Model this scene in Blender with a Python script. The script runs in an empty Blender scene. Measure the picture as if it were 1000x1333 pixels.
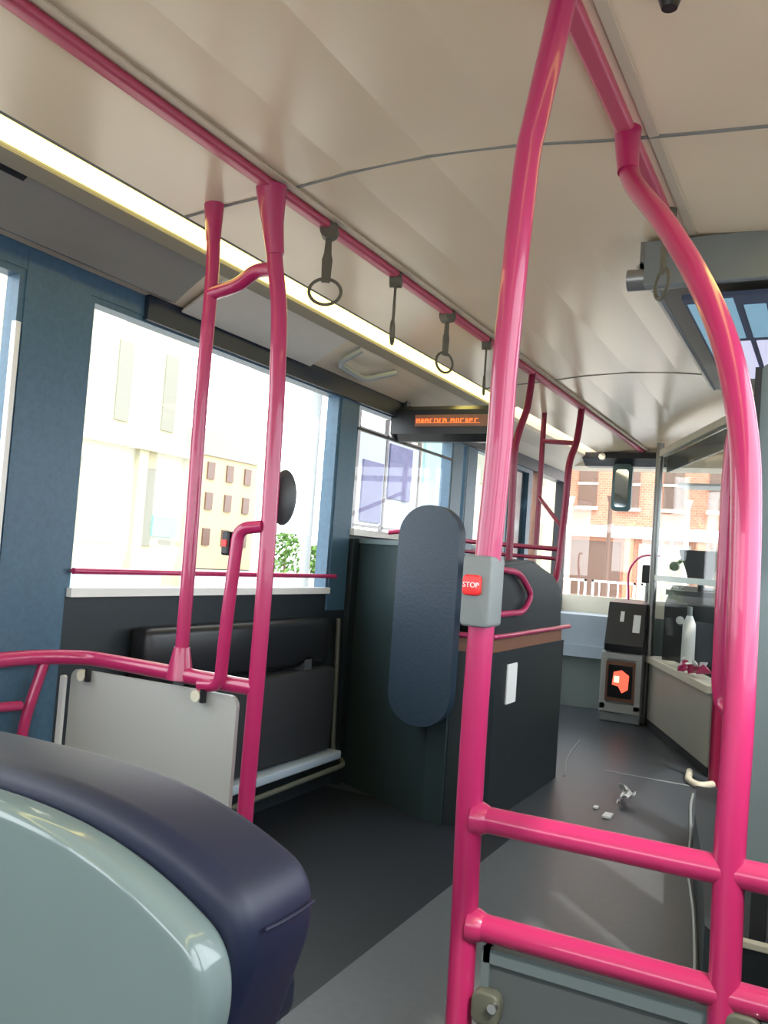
import bpy, bmesh, math, random
from mathutils import Vector, Matrix
random.seed(7)
S = bpy.context.scene
COL = S.collection

# ------------------------------------------------------------------ camera
cam = bpy.data.objects.new('camera', bpy.data.cameras.new('camera'))
COL.objects.link(cam)
cr = Vector((0.88476366, 0.46047755, 0.07178924))
cu = Vector((-0.04082073, -0.07687686, 0.99620461))
cf = Vector((-0.46424879, 0.88433612, 0.04922082))
cam.matrix_world = Matrix(((cr.x, cu.x, -cf.x, 1.02), (cr.y, cu.y, -cf.y, 0.0), (cr.z, cu.z, -cf.z, 1.2), (0, 0, 0, 1)))
cam.data.sensor_fit = 'HORIZONTAL'; cam.data.sensor_width = 36; cam.data.lens = 40.32
cam.data.clip_start = .03; cam.data.clip_end = 400
S.camera = cam
# ------------------------------------------------------------------ world, sun, exposure
w = bpy.data.worlds.new('world'); S.world = w; w.use_nodes = True
bg = w.node_tree.nodes['Background']
bg.inputs['Color'].default_value = (.90, .96, 1.0, 1); bg.inputs['Strength'].default_value = 3.5
sl = bpy.data.lights.new('sun', 'SUN'); sl.energy = 2.2; sl.angle = math.radians(1.5); sl.color = (1, .93, .82)
sun = bpy.data.objects.new('sun', sl); COL.objects.link(sun)
sun.rotation_euler = Vector((-.55, .55, -.95)).to_track_quat('-Z', 'Y').to_euler()
S.view_settings.view_transform = 'Standard'; S.view_settings.look = 'None'
S.view_settings.exposure = 0.72; S.view_settings.gamma = 1; S.view_settings.use_curve_mapping = False
LAMP = 2.5

# ------------------------------------------------------------------ materials
def mat(name, col, rough=.5, metal=0, noise=0, nscale=20, bump=0, coat=0, spec=.5):
    m = bpy.data.materials.new(name); m.use_nodes = True
    nt = m.node_tree; b = nt.nodes['Principled BSDF']
    b.inputs['Base Color'].default_value = (*col, 1); b.inputs['Roughness'].default_value = rough
    b.inputs['Metallic'].default_value = metal; b.inputs['Coat Weight'].default_value = coat
    b.inputs['Specular IOR Level'].default_value = spec
    tc = nt.nodes.new('ShaderNodeTexCoord'); n = nt.nodes.new('ShaderNodeTexNoise')
    n.inputs['Scale'].default_value = nscale; n.inputs['Detail'].default_value = 4
    nt.links.new(tc.outputs['Object'], n.inputs['Vector'])
    mx = nt.nodes.new('ShaderNodeMix'); mx.data_type = 'RGBA'
    k = noise if noise else .04
    mx.inputs[6].default_value = (*[c * (1 - k) for c in col], 1); mx.inputs[7].default_value = (*[min(1, c * (1 + k)) for c in col], 1)
    nt.links.new(n.outputs['Fac'], mx.inputs[0]); nt.links.new(mx.outputs[2], b.inputs['Base Color'])
    if bump:
        bp = nt.nodes.new('ShaderNodeBump'); bp.inputs['Strength'].default_value = bump; bp.inputs['Distance'].default_value = .003
        nt.links.new(n.outputs['Fac'], bp.inputs['Height']); nt.links.new(bp.outputs['Normal'], b.inputs['Normal'])
    return m
def emis(name, col, s):
    m = bpy.data.materials.new(name); m.use_nodes = True; b = m.node_tree.nodes['Principled BSDF']
    b.inputs['Base Color'].default_value = (*col, 1)
    b.inputs['Emission Color'].default_value = (*col, 1); b.inputs['Emission Strength'].default_value = s
    return m
def glassmat(name, tint=(1, 1, 1), refl=.05, rough=.02):
    m = bpy.data.materials.new(name); m.use_nodes = True; nt = m.node_tree; nt.nodes.clear()
    o = nt.nodes.new('ShaderNodeOutputMaterial'); t = nt.nodes.new('ShaderNodeBsdfTransparent'); g = nt.nodes.new('ShaderNodeBsdfGlossy')
    t.inputs[0].default_value = (*tint, 1); g.inputs['Roughness'].default_value = rough
    mx = nt.nodes.new('ShaderNodeMixShader'); mx.inputs[0].default_value = refl
    nt.links.new(t.outputs[0], mx.inputs[1]); nt.links.new(g.outputs[0], mx.inputs[2]); nt.links.new(mx.outputs[0], o.inputs[0])
    return m
def brick(name, c1, c2, mortar, scale=4):
    m = bpy.data.materials.new(name); m.use_nodes = True; nt = m.node_tree; b = nt.nodes['Principled BSDF']
    tc = nt.nodes.new('ShaderNodeTexCoord'); mp = nt.nodes.new('ShaderNodeMapping'); mp.inputs['Rotation'].default_value = (math.pi / 2, 0, 0)
    br = nt.nodes.new('ShaderNodeTexBrick'); br.inputs['Scale'].default_value = scale
    br.inputs['Color1'].default_value = (*c1, 1); br.inputs['Color2'].default_value = (*c2, 1); br.inputs['Mortar'].default_value = (*mortar, 1)
    nt.links.new(tc.outputs['Object'], mp.inputs[0]); nt.links.new(mp.outputs[0], br.inputs[0]); nt.links.new(br.outputs[0], b.inputs['Base Color'])
    b.inputs['Roughness'].default_value = .9
    return m
M = dict(
    adwhite=emis('advert_lilac_glow', (.62, .62, .80), .45),  # emission added to brighten the advert, which is unlit from below
    railpink=mat('rail_dusty_pink', (.55, .085, .14), .35),
    pink=mat('magenta_paint', (.47, .024, .122), .28, coat=.5),
    ceil=mat('ceiling_laminate', (.86, .69, .48), .22, noise=.03, nscale=3),
    cove=mat('cove_beige', (.78, .66, .48), .4, noise=.05, nscale=2),
    duct=mat('duct_grey', (.25, .235, .21), .5),
    seam=mat('seam_grey', (.25, .24, .21), .6),
    pillar=mat('pillar_blue_grey', (.06, .13, .20), .4, noise=.25, nscale=60),
    darkwall=mat('wall_dark_laminate', (.020, .028, .034), .45, noise=.2, nscale=30),
    bulk=mat('bulkhead_charcoal', (.014, .022, .026), .42, noise=.15, nscale=8),
    olive=mat('olive_trim', (.10, .105, .08), .5),
    black=mat('black_plastic', (.012, .013, .016), .35),
    rubber=mat('black_rubber', (.02, .022, .026), .7),
    darkgrey=mat('dark_grey_plastic', (.06, .065, .07), .45),
    grey=mat('grey_plastic', (.30, .33, .34), .35, noise=.05),
    panel=mat('partition_grey', (.48, .49, .47), .3, noise=.05, nscale=5),
    teal=mat('partition_teal_grey', (.13, .17, .18), .4, noise=.05, nscale=6),
    shell=mat('seat_shell_grey', (.205, .27, .27), .16, noise=.03, coat=.6),
    navy=mat('navy_vinyl', (.012, .017, .045), .46, noise=.08, nscale=60, bump=.06),
    padblue=mat('pad_blue_vinyl', (.020, .040, .066), .42, noise=.2, nscale=90, bump=.3),
    floor=mat('floor_dark_vinyl', (.015, .019, .025), .5, noise=.2, nscale=150, bump=.1),
    aisle=mat('floor_grey_vinyl', (.10, .11, .122), .38, noise=.15, nscale=40),
    steel=mat('brushed_steel', (.36, .37, .36), .35, .7),
    chrome=mat('chrome', (.7, .7, .68), .15, 1),
    cream=mat('cream_edge', (.72, .68, .55), .5),
    white=mat('white_paint', (.85, .85, .83), .4),
    cab=mat('cab_beige', (.44, .43, .37), .45, noise=.06, nscale=5),
    dash=mat('dash_blue_grey', (.42, .50, .58), .3),
    dashlow=mat('dash_low_grey', (.20, .25, .24), .5),
    brown=mat('copper_brown', (.22, .10, .06), .45, noise=.2),
    strap=mat('strap_olive', (.13, .12, .085), .6),
    red=mat('red_button', (.85, .03, .03), .3),
    stopgrey=mat('stop_housing_grey', (.20, .22, .22), .45),
    paper=mat('paper_white', (.9, .9, .88), .8),
    glass=glassmat('window_glass'),
    cabglass=glassmat('cab_glass', (.93, .95, .94), .07),
    lamp=emis('lamp_diffuser', (1.0, .82, .22), LAMP),
    amber=emis('amber_led', (1.0, .22, .05), .55),
    redled=emis('red_screen', (1.0, .14, .08), .7),
    led_w=emis('screen_pale', (.9, .75, .55), .8),
    mirror=mat('mirror_glass', (.75, .85, .88), .05, 1),
    road=mat('road_grey', (.26, .27, .29), .9, noise=.1),
    pave=mat('pavement_pale', (.40, .38, .34), .9, noise=.1),
    stone=mat('stone_cream', (.50, .47, .33), .9, noise=.05, nscale=1),
    stone2=mat('stone_orange', (.52, .40, .24), .9, noise=.08, nscale=1),
    brick=brick('brick_red', (.44, .17, .11), (.50, .22, .15), (.48, .34, .26), 3),
    peach=mat('render_peach', (.42, .24, .15), .9, noise=.08, nscale=1),
    winx=mat('window_dark_exterior', (.24, .245, .21), .4),
    winb=mat('window_brown_exterior', (.14, .08, .06), .3),
    leaf=mat('leaf_green', (.12, .24, .05), .8, noise=.5, nscale=8),
    sky=mat('pale_blue_panel', (.28, .40, .46), .5),
    green=mat('green_sign', (.15, .62, .42), .5),
    lilac=mat('lilac_print', (.10, .10, .19), .6, noise=.45, nscale=14),
    purple=mat('purple_print', (.07, .09, .15), .5),
    adblue=emis('advert_blue_glow', (.22, .40, .52), .35),  # same added glow for the blue advert blocks
    adpale=mat('pale_print', (.62, .64, .74), .5, noise=.1, nscale=10),
)

# ------------------------------------------------------------------ helpers
def link(name, bm, m, parent=None, smooth=False, loc=None):
    me = bpy.data.meshes.new(name)
    bmesh.ops.recalc_face_normals(bm, faces=bm.faces[:])
    if smooth:
        for f in bm.faces: f.smooth = True
    bm.to_mesh(me); bm.free(); me.materials.append(m)
    if smooth: me.set_sharp_from_angle(angle=math.radians(40))
    o = bpy.data.objects.new(name, me); COL.objects.link(o)
    if loc: o.location = loc
    if parent: o.parent = parent; 
    if parent and not loc:
        o.matrix_parent_inverse = parent_world(parent).inverted()
    return o
def parent_world(p):
    mtx = Matrix.Translation(p.location) @ p.rotation_euler.to_matrix().to_4x4()
    return (parent_world(p.parent) @ p.matrix_parent_inverse @ mtx) if p.parent else mtx
def tag(o, label, cat, group=None, kind=None):
    o['label'] = label; o['category'] = cat
    if group: o['group'] = group
    if kind: o['kind'] = kind
    return o
def thing(name, label, cat, loc=(0, 0, 0), group=None):
    o = bpy.data.objects.new(name, None); COL.objects.link(o); o.location = loc
    o.empty_display_size = .1
    return tag(o, label, cat, group)
def struct(o): o['kind'] = 'structure'; return o
def box(bm, x0, x1, y0, y1, z0, z1, bev=0):
    vs = [bm.verts.new(v) for v in ((x0, y0, z0), (x1, y0, z0), (x1, y1, z0), (x0, y1, z0), (x0, y0, z1), (x1, y0, z1), (x1, y1, z1), (x0, y1, z1))]
    fs = [bm.faces.new([vs[i] for i in q]) for q in ((0, 3, 2, 1), (4, 5, 6, 7), (0, 1, 5, 4), (1, 2, 6, 5), (2, 3, 7, 6), (3, 0, 4, 7))]
    if bev:
        es = {e for f in fs for e in f.edges}
        bmesh.ops.bevel(bm, geom=list(es), offset=bev, segments=3, profile=.5, affect='EDGES')
def B(*boxes, bev=0):
    bm = bmesh.new()
    for b in boxes: box(bm, *b, bev=bev)
    return bm
def prism(pts, axis, a0, a1, bev=0):
    """extrude a closed 2D outline along an axis"""
    bm = bmesh.new()
    def P(p, a):
        return (a, p[0], p[1]) if axis == 'x' else (p[0], a, p[1]) if axis == 'y' else (p[0], p[1], a)
    A = [bm.verts.new(P(p, a0)) for p in pts]; C = [bm.verts.new(P(p, a1)) for p in pts]
    n = len(pts)
    bm.faces.new(A); bm.faces.new(C[::-1])
    for i in range(n): bm.faces.new((A[i], C[i], C[(i + 1) % n], A[(i + 1) % n]))
    if bev:
        fs = [f for f in bm.faces if len(f.verts) == n and n > 4] or bm.faces[:2]
        bmesh.ops.bevel(bm, geom=list({e for f in fs for e in f.edges}), offset=bev, segments=4, profile=.5, affect='EDGES')
    return bm
def spline(pts, n=8):
    P = [Vector(p) for p in pts]; out = []
    Q = [P[0] * 2 - P[1]] + P + [P[-1] * 2 - P[-2]]
    for i in range(1, len(Q) - 2):
        a, b, c, d = Q[i - 1:i + 3]
        for k in range(n):
            t = k / n
            out.append(.5 * ((2 * b) + (c - a) * t + (2 * a - 5 * b + 4 * c - d) * t * t + (3 * b - a - 3 * c + d) * t ** 3))
    out.append(P[-1]); return out
def tube(pts, r, seg=18, smooth=True, bm=None, closed=False, n=8):
    bm = bm or bmesh.new()
    rs = None
    if isinstance(r, (list, tuple)):
        rs = r
    P = spline(pts, n) if smooth and len(pts) > 2 else [Vector(p) for p in pts]
    m = len(P)
    def rad(i):
        if rs is None: return r
        t = i / (m - 1) * (len(rs) - 1); k = min(int(t), len(rs) - 2); return rs[k] + (rs[k + 1] - rs[k]) * (t - k)
    T = [((P[(i + 1) % m] - P[i - 1]) if closed else (P[min(i + 1, m - 1)] - P[max(i - 1, 0)])).normalized() for i in range(m)]
    ref = Vector((0, 0, 1)) if abs(T[0].z) < .9 else Vector((1, 0, 0))
    N = (ref - T[0] * ref.dot(T[0])).normalized(); rings = []
    for i in range(m):
        N = (N - T[i] * N.dot(T[i])).normalized(); Bn = T[i].cross(N)
        rings.append([bm.verts.new(P[i] + (N * math.cos(a) + Bn * math.sin(a)) * rad(i)) for a in (2 * math.pi * k / seg for k in range(seg))])
    for i in range(m if closed else m - 1):
        A, C = rings[i], rings[(i + 1) % m]
        for k in range(seg): bm.faces.new((A[k], A[(k + 1) % seg], C[(k + 1) % seg], C[k]))
    if not closed:
        bm.faces.new(rings[0][::-1]); bm.faces.new(rings[-1])
    return bm
def bend(pts, rad=.05, n=5):
    """polyline with rounded corners"""
    P = [Vector(p) for p in pts]; out = [P[0]]
    for i in range(1, len(P) - 1):
        a = (P[i - 1] - P[i]); b = (P[i + 1] - P[i]); d = min(rad, a.length * .45, b.length * .45)
        s = P[i] + a.normalized() * d; e = P[i] + b.normalized() * d
        for k in range(n + 1):
            t = k / n; out.append((s * (1 - t) + P[i] * t) * (1 - t) + (P[i] * (1 - t) + e * t) * t)
    out.append(P[-1]); return out
def cyl(p0, p1, r, seg=24, bm=None): return tube([p0, p1], r, seg, False, bm)
def rounded(w, h, r, n=6, cx=0, cy=0, top_only=False):
    out = []
    for sx, sy, a0 in ((1, 1, 0), (-1, 1, 90), (-1, -1, 180), (1, -1, 270)):
        rr = r if (sy > 0 or not top_only) else min(r, .01)
        for k in range(n + 1):
            a = math.radians(a0 + 90 * k / n)
            out.append((cx + sx * (w / 2 - rr) + rr * math.cos(a), cy + sy * (h / 2 - rr) + rr * math.sin(a)))
    return out
def text(s, size, loc, rot, m, parent, name='lettering', ext=.0008):
    c = bpy.data.curves.new(name, 'FONT'); c.body = s; c.size = size; c.extrude = ext; c.align_x = 'CENTER'; c.align_y = 'CENTER'
    t = bpy.data.objects.new('tmp', c); COL.objects.link(t)
    dg = bpy.context.evaluated_depsgraph_get(); me = bpy.data.meshes.new_from_object(t.evaluated_get(dg))
    bpy.data.objects.remove(t)
    me.transform(Matrix.Translation(loc) @ rot.to_matrix().to_4x4()); me.materials.clear(); me.materials.append(m)
    o = bpy.data.objects.new(name, me); COL.objects.link(o); o.parent = parent
    o.matrix_parent_inverse = parent_world(parent).inverted(); return o
def copy_tree(o, parent=None):
    c = o.copy(); COL.objects.link(c); c.parent = parent
    for ch in [k for k in bpy.data.objects if k.parent == o]: copy_tree(ch, c)
    return c
from mathutils import Euler
R90 = Euler((math.pi / 2, 0, 0))

# ================================================================== SETTING
Y0, Y1 = -2.6, 8.3
struct(link('floor', B((-1.30, -.18, Y0, 3.86, -.12, 0)), M['floor']))
struct(link('floor', B((-.18, 1.30, Y0, 3.86, -.12, .0)), M['aisle']))
struct(link('floor', B((-1.30, 1.30, 3.86, Y1, -.12, .0)), mat('floor_vinyl_dimmed', (.052, .062, .078), .36, noise=.15, nscale=40)))  # darker than the near aisle, mostly light reflection put into the colour
# pale edging strips on the floor
bm = tube([(-.30, 4.98, .002), (-.42, 5.5, .002), (-.50, 6.1, .002)], .006, 8); struct(link('trim_1', bm, M['grey']))
bm = B((-.16, .40, 5.30, 5.315, 0, .003)); struct(link('trim_2', bm, M['grey']))
# ceiling, in one crowned sheet with the roof above
prof = [(-.84, 2.222), (-.68, 2.238), (-.5, 2.252), (-.25, 2.278), (0, 2.288), (.25, 2.278), (.5, 2.252), (.68, 2.238), (.925, 2.222), (.925, 2.36), (-.84, 2.36)]
ce = struct(link('ceiling', prism(prof, 'y', Y0, 7.75), M['ceil']))
def cz(x): 
    q = prof[:9]
    for a, b in zip(q, q[1:]):
        if a[0] <= x <= b[0]: return a[1] + (b[1] - a[1]) * (x - a[0]) / (b[0] - a[0])
    return 2.222
for k, y in enumerate((-.6, 2.05, 4.72)):
    o = struct(link('trim_%d' % (k + 3), tube([(x, y, cz(x) + .001) for x, _ in prof[:9]], .0065, 8), M['seam']))
# longitudinal grooves beside the rails
for k, x in enumerate((-.43, .60)):
    bm = prism([(x - .012, 2.25), (x + .012, 2.25), (x + .012, cz(x) - .004), (x - .012, cz(x) - .004)], 'y', Y0, 7.7)
    struct(link('trim_%d' % (k + 6), bm, mat('groove_grey', (.60, .49, .36), .5)))
# flush ceiling rails (magenta)
for side, x in (('left', -.475), ('right', .545)):
    z = cz(x) - .008
    o = link('ceiling_rail', prism(rounded(.045, .028, .012, 4, x, z), 'y', Y0 + .1, 7.55), M['railpink'], smooth=True)
    tag(o, 'long magenta rail on the ceiling, %s of the aisle' % ('window side, straps hanging from it, left' if side == 'left' else 'right-hand one, passing the overhead advert panel'), 'rail', 'magenta ceiling rails')
# side coves (both sides)
def cove(s, y0, y1):
    return prism([(s * x, z) for x, z in ((-.955 if s > 0 else -1.04, 2.205), (-.975 if s > 0 else -1.06, 2.185), (-1.10, 2.135), (-1.20, 2.078), (-1.25, 2.07), (-1.30, 2.07), (-1.30, 2.36), (-.955 if s > 0 else -1.04, 2.36))], 'y', y0, y1)
struct(link('wall_left', cove(-1 * -1, Y0, 7.75), M['cove']))
struct(link('wall_right', cove(-1, Y0, 7.75), M['cove']))
# strip lights
for s, nm in ((1, 'left-hand side above the big windows'), (-1, 'right-hand side over the seats')):
    t = thing('strip_light', 'long glowing cream strip light, ' + nm, 'light', (s * -.9, 2.5, 2.21), 'strip lights along the ceiling')
    e = 0 if s == 1 else .085
    link('diffuser', prism([(s * -(.845 + e), 2.226), (s * -(.955 + e), 2.209), (s * -(.955 + e), 2.25), (s * -(.845 + e), 2.25)], 'y', Y0 + .05, 5.3), M['lamp'], t)
    link('edge_trim', prism([(s * -(.838 + e), 2.224), (s * -(.847 + e), 2.217), (s * -(.849 + e), 2.222), (s * -(.84 + e), 2.235)], 'y', Y0 + .05, 5.3), M['seam'], t)
    link('lip', prism([(s * -(.953 + e), 2.215), (s * -(.957 + e), 2.196), (s * -(.990 + e), 2.168), (s * -(1.0 + e), 2.19)], 'y', Y0 + .05, 5.3), M['duct'], t)
# side walls: sill panel, pillars, headers
def wallbox(name, s, boxes, m):
    bm = bmesh.new()
    for y0, y1, z0, z1, d in boxes:
        a, b = sorted((s * -1.235 + 0, s * -1.31)); 
        if d: a, b = sorted((s * -(1.235 - d), s * -1.31))
        box(bm, a, b, y0, y1, z0, z1)
    return struct(link(name, bm, m))
wallbox('wall_left', 1, [(Y0, 3.80, 0, .985, 0)], M['darkwall'])
wallbox('wall_left', 1, [(3.80, 6.25, 0, 1.29, 0)], M['darkwall'])
wallbox('wall_left', 1, [(Y0, 2.30, 2.0, 2.10, 0.01)], M['pillar'])
wallbox('wall_left', 1, [(2.30, 7.9, 1.985, 2.10, .03)], mat('header_navy', (.018, .028, .045), .4))
wallbox('wall_right', -1, [(Y0, 7.9, 0, .985, 0)], M['darkwall'])
wallbox('wall_right', -1, [(Y0, 7.9, 2.0, 2.10, 0)], M['pillar'])
wallbox('wall_left', 1, [(1.79, 2.05, 0, 2.06, .012), (.3, .42, .9, 2.06, .01), (-1.3, -1.15, .9, 2.06, .01), (Y0, Y0 + .12, .9, 2.06, .01),
                          (3.73, 3.90, .9, 2.06, .014), (5.20, 5.36, 1.2, 2.06, .01), (5.46, 5.62, 1.2, 2.06, .01), (6.12, 6.32, 0, 2.06, .01)], M['pillar'])
wallbox('wall_right', -1, [(y, y + .14, .9, 2.06, .01) for y in (Y0, -1.2, .35, 1.9, 3.4, 5.0, 6.4, 7.6)], M['pillar'])
# roof outer skin and rear wall
struct(link('wall_back', B((-1.3, 1.3, Y0 - .08, Y0, -.12, 1.2), (-1.3, 1.3, Y0 - .08, Y0, 2.0, 2.36), (-1.3, -1.1, Y0 - .08, Y0, 1.2, 2.0), (1.1, 1.3, Y0 - .08, Y0, 1.2, 2.0)), M['grey']))
# windows
def window(n, s, y0, y1, z0, z1, hopper=True):
    x = s * -1.262
    fr = bmesh.new(); a, b = sorted((s * -1.228, s * -1.285)); e = .022
    for bx in ((y0, y1, z0, z0 + e), (y0, y1, z1 - e, z1), (y0, y0 + e, z0 + e, z1 - e), (y1 - e, y1, z0 + e, z1 - e)):
        box(fr, a, b, bx[0], bx[1], bx[2], bx[3])
    o = struct(link('window_%d' % n, fr, M['pillar']))
    link('pane', B((min(x, x + .005), max(x, x + .005), y0 + e, y1 - e, z0 + e, z1 - e)), M['glass'], o)
    if hopper:
        link('transom', B((a, b, y0 + e, y1 - e, z1 - .16, z1 - .145)), M['rubber'], o)
    return o
window(1, 1, .42, 1.79, .985, 2.0, False); window(2, 1, 2.05, 3.73, .985, 2.0, False); window(3, 1, 3.90, 5.20, 1.29, 2.0, False)
window(4, 1, 5.36, 5.46, 1.29, 2.0, False); window(5, 1, 5.62, 6.12, 1.29, 2.0, False); window(6, 1, -1.15, .3, .985, 2.0, False)
window(7, 1, Y0 + .12, -1.3, .985, 2.0, False)
for k, (a, b) in enumerate(((Y0 + .14, -1.2), (-1.06, .35), (.49, 1.9), (2.04, 3.4), (3.54, 5.0), (5.14, 6.4), (6.54, 7.6))):
    window(8 + k, -1, a, b, .985, 2.0, False)
# white sill ledge of the two near windows and hopper bar of the third
struct(link('trim_8', B((-1.232, -1.205, 2.06, 3.72, .985, 1.015)), M['white']))
struct(link('trim_9', B((-1.232, -1.215, 3.91, 5.18, 1.845, 1.86)), M['darkgrey']))
struct(link('trim_10', B((-1.232, -1.20, 3.91, 5.19, 1.29, 1.325)), M['white']))
struct(link('trim_11', B((-1.232, -1.212, 1.757, 1.775, .99, 1.83)), M['white']))  # highlight line on the near window edge, put in as a white strip
# guard bars across windows
o = link('window_guard_bar', cyl((-1.205, 2.06, 1.072), (-1.205, 3.76, 1.072), .011), M['pink'], smooth=True)
tag(o, 'thin dark pink guard bar across the foot of the big left window', 'bar')
# gray duct under the left cove
t = thing('air_duct', 'grey boxed air duct under the cove above the left windows', 'duct', (-1.09, 1.0, 2.11))
link('duct_body', prism([(-.975, 2.188), (-1.10, 2.105), (-1.155, 2.065), (-1.19, 2.075), (-1.10, 2.16)], 'y', Y0 + .1, 2.38), M['duct'], t)
link('vent', prism([(-.978, 2.183), (-1.012, 2.160), (-1.017, 2.166), (-.983, 2.19)], 'y', 1.25, 1.58), M['black'], t)
link('vent', prism([(-.972, 2.187), (-.995, 2.172), (-1.0, 2.178), (-.977, 2.194)], 'y', 2.18, 2.36), M['black'], t)
t = thing('access_panel', 'pale hinged access panel in the cove behind the first hanging strap', 'panel', (-1.1, 3.4, 2.12))
link('panel_face', prism([(-.99, 2.172), (-1.19, 2.055), (-1.195, 2.062), (-.995, 2.18)], 'y', 2.46, 3.36), mat('panel_pale', (.62, .58, .50), .4), t)
link('bracket', tube(bend([(-1.0, 3.50, 2.16), (-1.10, 3.46, 2.09), (-1.12, 3.75, 2.075), (-1.02, 3.90, 2.14)], .05), .016), M['grey'], t, True)

# ================================================================== FRONT OF THE BUS
# front wall below the windscreen, header, corner posts
arc = lambda y, n=13: [(-1.26 + 2.52 * k / (n - 1), y + .32 * (1 - (2 * k / (n - 1) - 1) ** 2) ** .5 if 0 < k < n - 1 else y) for k in range(n)]
def frontprism(y, th, z0, z1):
    p = arc(y); return prism(p + [(x, yy + th) for x, yy in reversed(p)], 'z', z0, z1)
struct(link('wall_front', frontprism(8.0, .06, -.12, .93), M['dashlow']))
struct(link('wall_front', frontprism(8.0, .06, 2.16, 2.36), M['cove']))
struct(link('ceiling', B((-1.30, 1.30, 7.7, 8.4, 2.285, 2.36)), M['cove']))
struct(link('trim_12', prism([(7.55, 2.285), (7.55, 2.23), (7.72, 2.13), (8.1, 2.13), (8.1, 2.285)], 'x', -1.2, 1.2), M['cove']))
ws = struct(link('window_15', frontprism(8.02, .006, .93, 2.16), M['glass']))
struct(link('wall_left', B((-1.31, -1.24, 7.86, 8.06, -.12, 2.3)), M['rubber']))
struct(link('wall_right', B((1.24, 1.31, 7.7, 8.06, -.12, 2.3)), M['rubber']))
struct(link('wall_left', B((-1.31, -1.24, 6.32, 8.0, 2.06, 2.36), (-1.31,-1.24,7.25,7.9,-.12,.95)), M['darkgrey']))
# entrance door
d = struct(link('door_1', B((-1.28, -1.22, 6.32, 6.40, 0, 2.06), (-1.28, -1.22, 6.78, 6.88, 0, 2.06), (-1.28, -1.22, 6.40, 6.78, 0, .9), (-1.28, -1.22, 6.4, 6.78, 1.95, 2.06)), M['pillar']))
link('pane', B((-1.255, -1.25, 6.40, 6.78, .9, 1.95)), mat('door_glass_dark', (.03, .05, .07), .1), d)
link('pane', B((-1.255, -1.25, 6.88, 7.06, .0, 2.06)), M['glass'], d)
link('door_edge', B((-1.28, -1.22, 7.06, 7.12, 0, 2.06)), M['brown'], d)
# dashboard
t = thing('dashboard', 'pale blue-grey dashboard shelf under the windscreen by the entrance', 'dashboard', (-.7, 7.9, 0))
link('shelf', prism([(-1.18, 7.45), (-.60, 7.55), (-.60, 8.12), (-1.0, 8.05), (-1.18, 7.98)], 'z', .52, .80), M['dash'], t)
link('shelf_edge', prism([(-1.18, 7.40), (-.60, 7.50), (-.60, 7.58), (-1.18, 7.48)], 'z', .44, .54), M['dash'], t)
link('upper_ledge', prism([(-1.2, 7.92), (-.1, 8.12), (-.1, 8.28), (-1.2, 8.02)], 'z', .80, .955), mat('ledge_cream', (.66, .62, .50), .5), t)
link('lower_panel', prism([(-1.16, 7.5), (-.62, 7.6), (-.62, 7.95), (-1.16, 7.95)], 'z', .0, .44), M['dashlow'], t)
# cab partition running diagonally
A = Vector((-.255, 7.16, 0)); Bp = Vector((.40, 5.62, 0)); dv = (Bp - A).normalized(); nv = Vector((dv.y, -dv.x, 0))
if nv.x > 0: nv = -nv
def slab(a, b, z0, z1, th=.03, off=0):
    p = A + dv * a + nv * off; q = A + dv * b + nv * off
    return prism([(p.x, p.y), (q.x, q.y), ((q - nv * th).x, (q - nv * th).y), ((p - nv * th).x, (p - nv * th).y)], 'z', z0, z1)
L = (Bp - A).length
t = thing('driver_cab_partition', 'driver cab partition with beige lower door, grey rail and clear screen', 'partition', (A.x, A.y, 0))
link('lower_panel', slab(.03, L - .02, .05, .50), M['cab'], t)
link('kick_plate', slab(.0, L, .0, .055, .04, .006), M['rubber'], t)
link('ledge', slab(-.02, L, .50, .545, .16, .03), M['cream'], t)
link('panel_edge', slab(.0, .035, .0, .52, .05, .012), M['rubber'], t)
link('middle_rail', slab(.0, L, 1.15, 1.19, .04, .01), M['steel'], t)
link('glass_screen', slab(.02, L, 1.19, 2.16, .008), M['cabglass'], t)
link('glass_screen', slab(.02, L, .545, 1.15, .008), M['cabglass'], t)
link('corner_post', cyl((A.x, A.y, 0), (A.x, A.y, 2.26), .030), M['steel'], t, True)
link('top_rail', slab(-.02, L, 2.15, 2.20, .05, .012), M['cream'], t)
link('sun_visor', slab(.03, L, 2.02, 2.15, .012, -.05), mat('visor_smoke', (.09, .10, .10), .3), t)
# things behind the cab screen
t = thing('driver_console', 'dark driver console seen behind the cab screen', 'console', (.5, 7.2, 0))
link('console_body', prism([(6.95, 0), (6.95, .98), (7.25, 1.12), (7.9, 1.12), (7.9, 0)], 'x', -.12, 1.15), M['black'], t)
link('dial', cyl((.0, 6.94, .86), (.0, 6.955, .86), .03), M['white'], t, True)
t = thing('steering_wheel', 'black steering wheel and column behind the cab screen', 'steering wheel', (.55, 6.75, 1.1))
link('rim', tube([(.58 + .22 * math.cos(a), 6.72 + .16 * math.sin(a), 1.03 + .14 * math.sin(a)) for a in (2 * math.pi * k / 28 for k in range(28))], .014, 10, False, closed=True), M['black'], t, True)
link('column', tube([(.58, 6.72, 1.03), (.58, 6.90, .86)], .035, 14, False), M['black'], t, True)
t = thing('fare_display', 'black boxy driver fare display standing on the ledge above the grey rail', 'display', (.12, 6.95, 1.15))
link('housing', prism([(-.015, 1.36), (-.02, 1.40), (.27, 1.40), (.255, 1.27), (.225, 1.19), (.05, 1.19), (.02, 1.28)], 'y', 6.86, 6.98), M['black'], t)
link('stalk', cyl((.14, 6.93, 1.08), (.14, 6.93, 1.20), .025), M['black'], t, True)
link('speaker_knob', cyl((-.06, 6.9, 1.27), (-.06, 6.96, 1.27), .035), M['black'], t, True)
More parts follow.
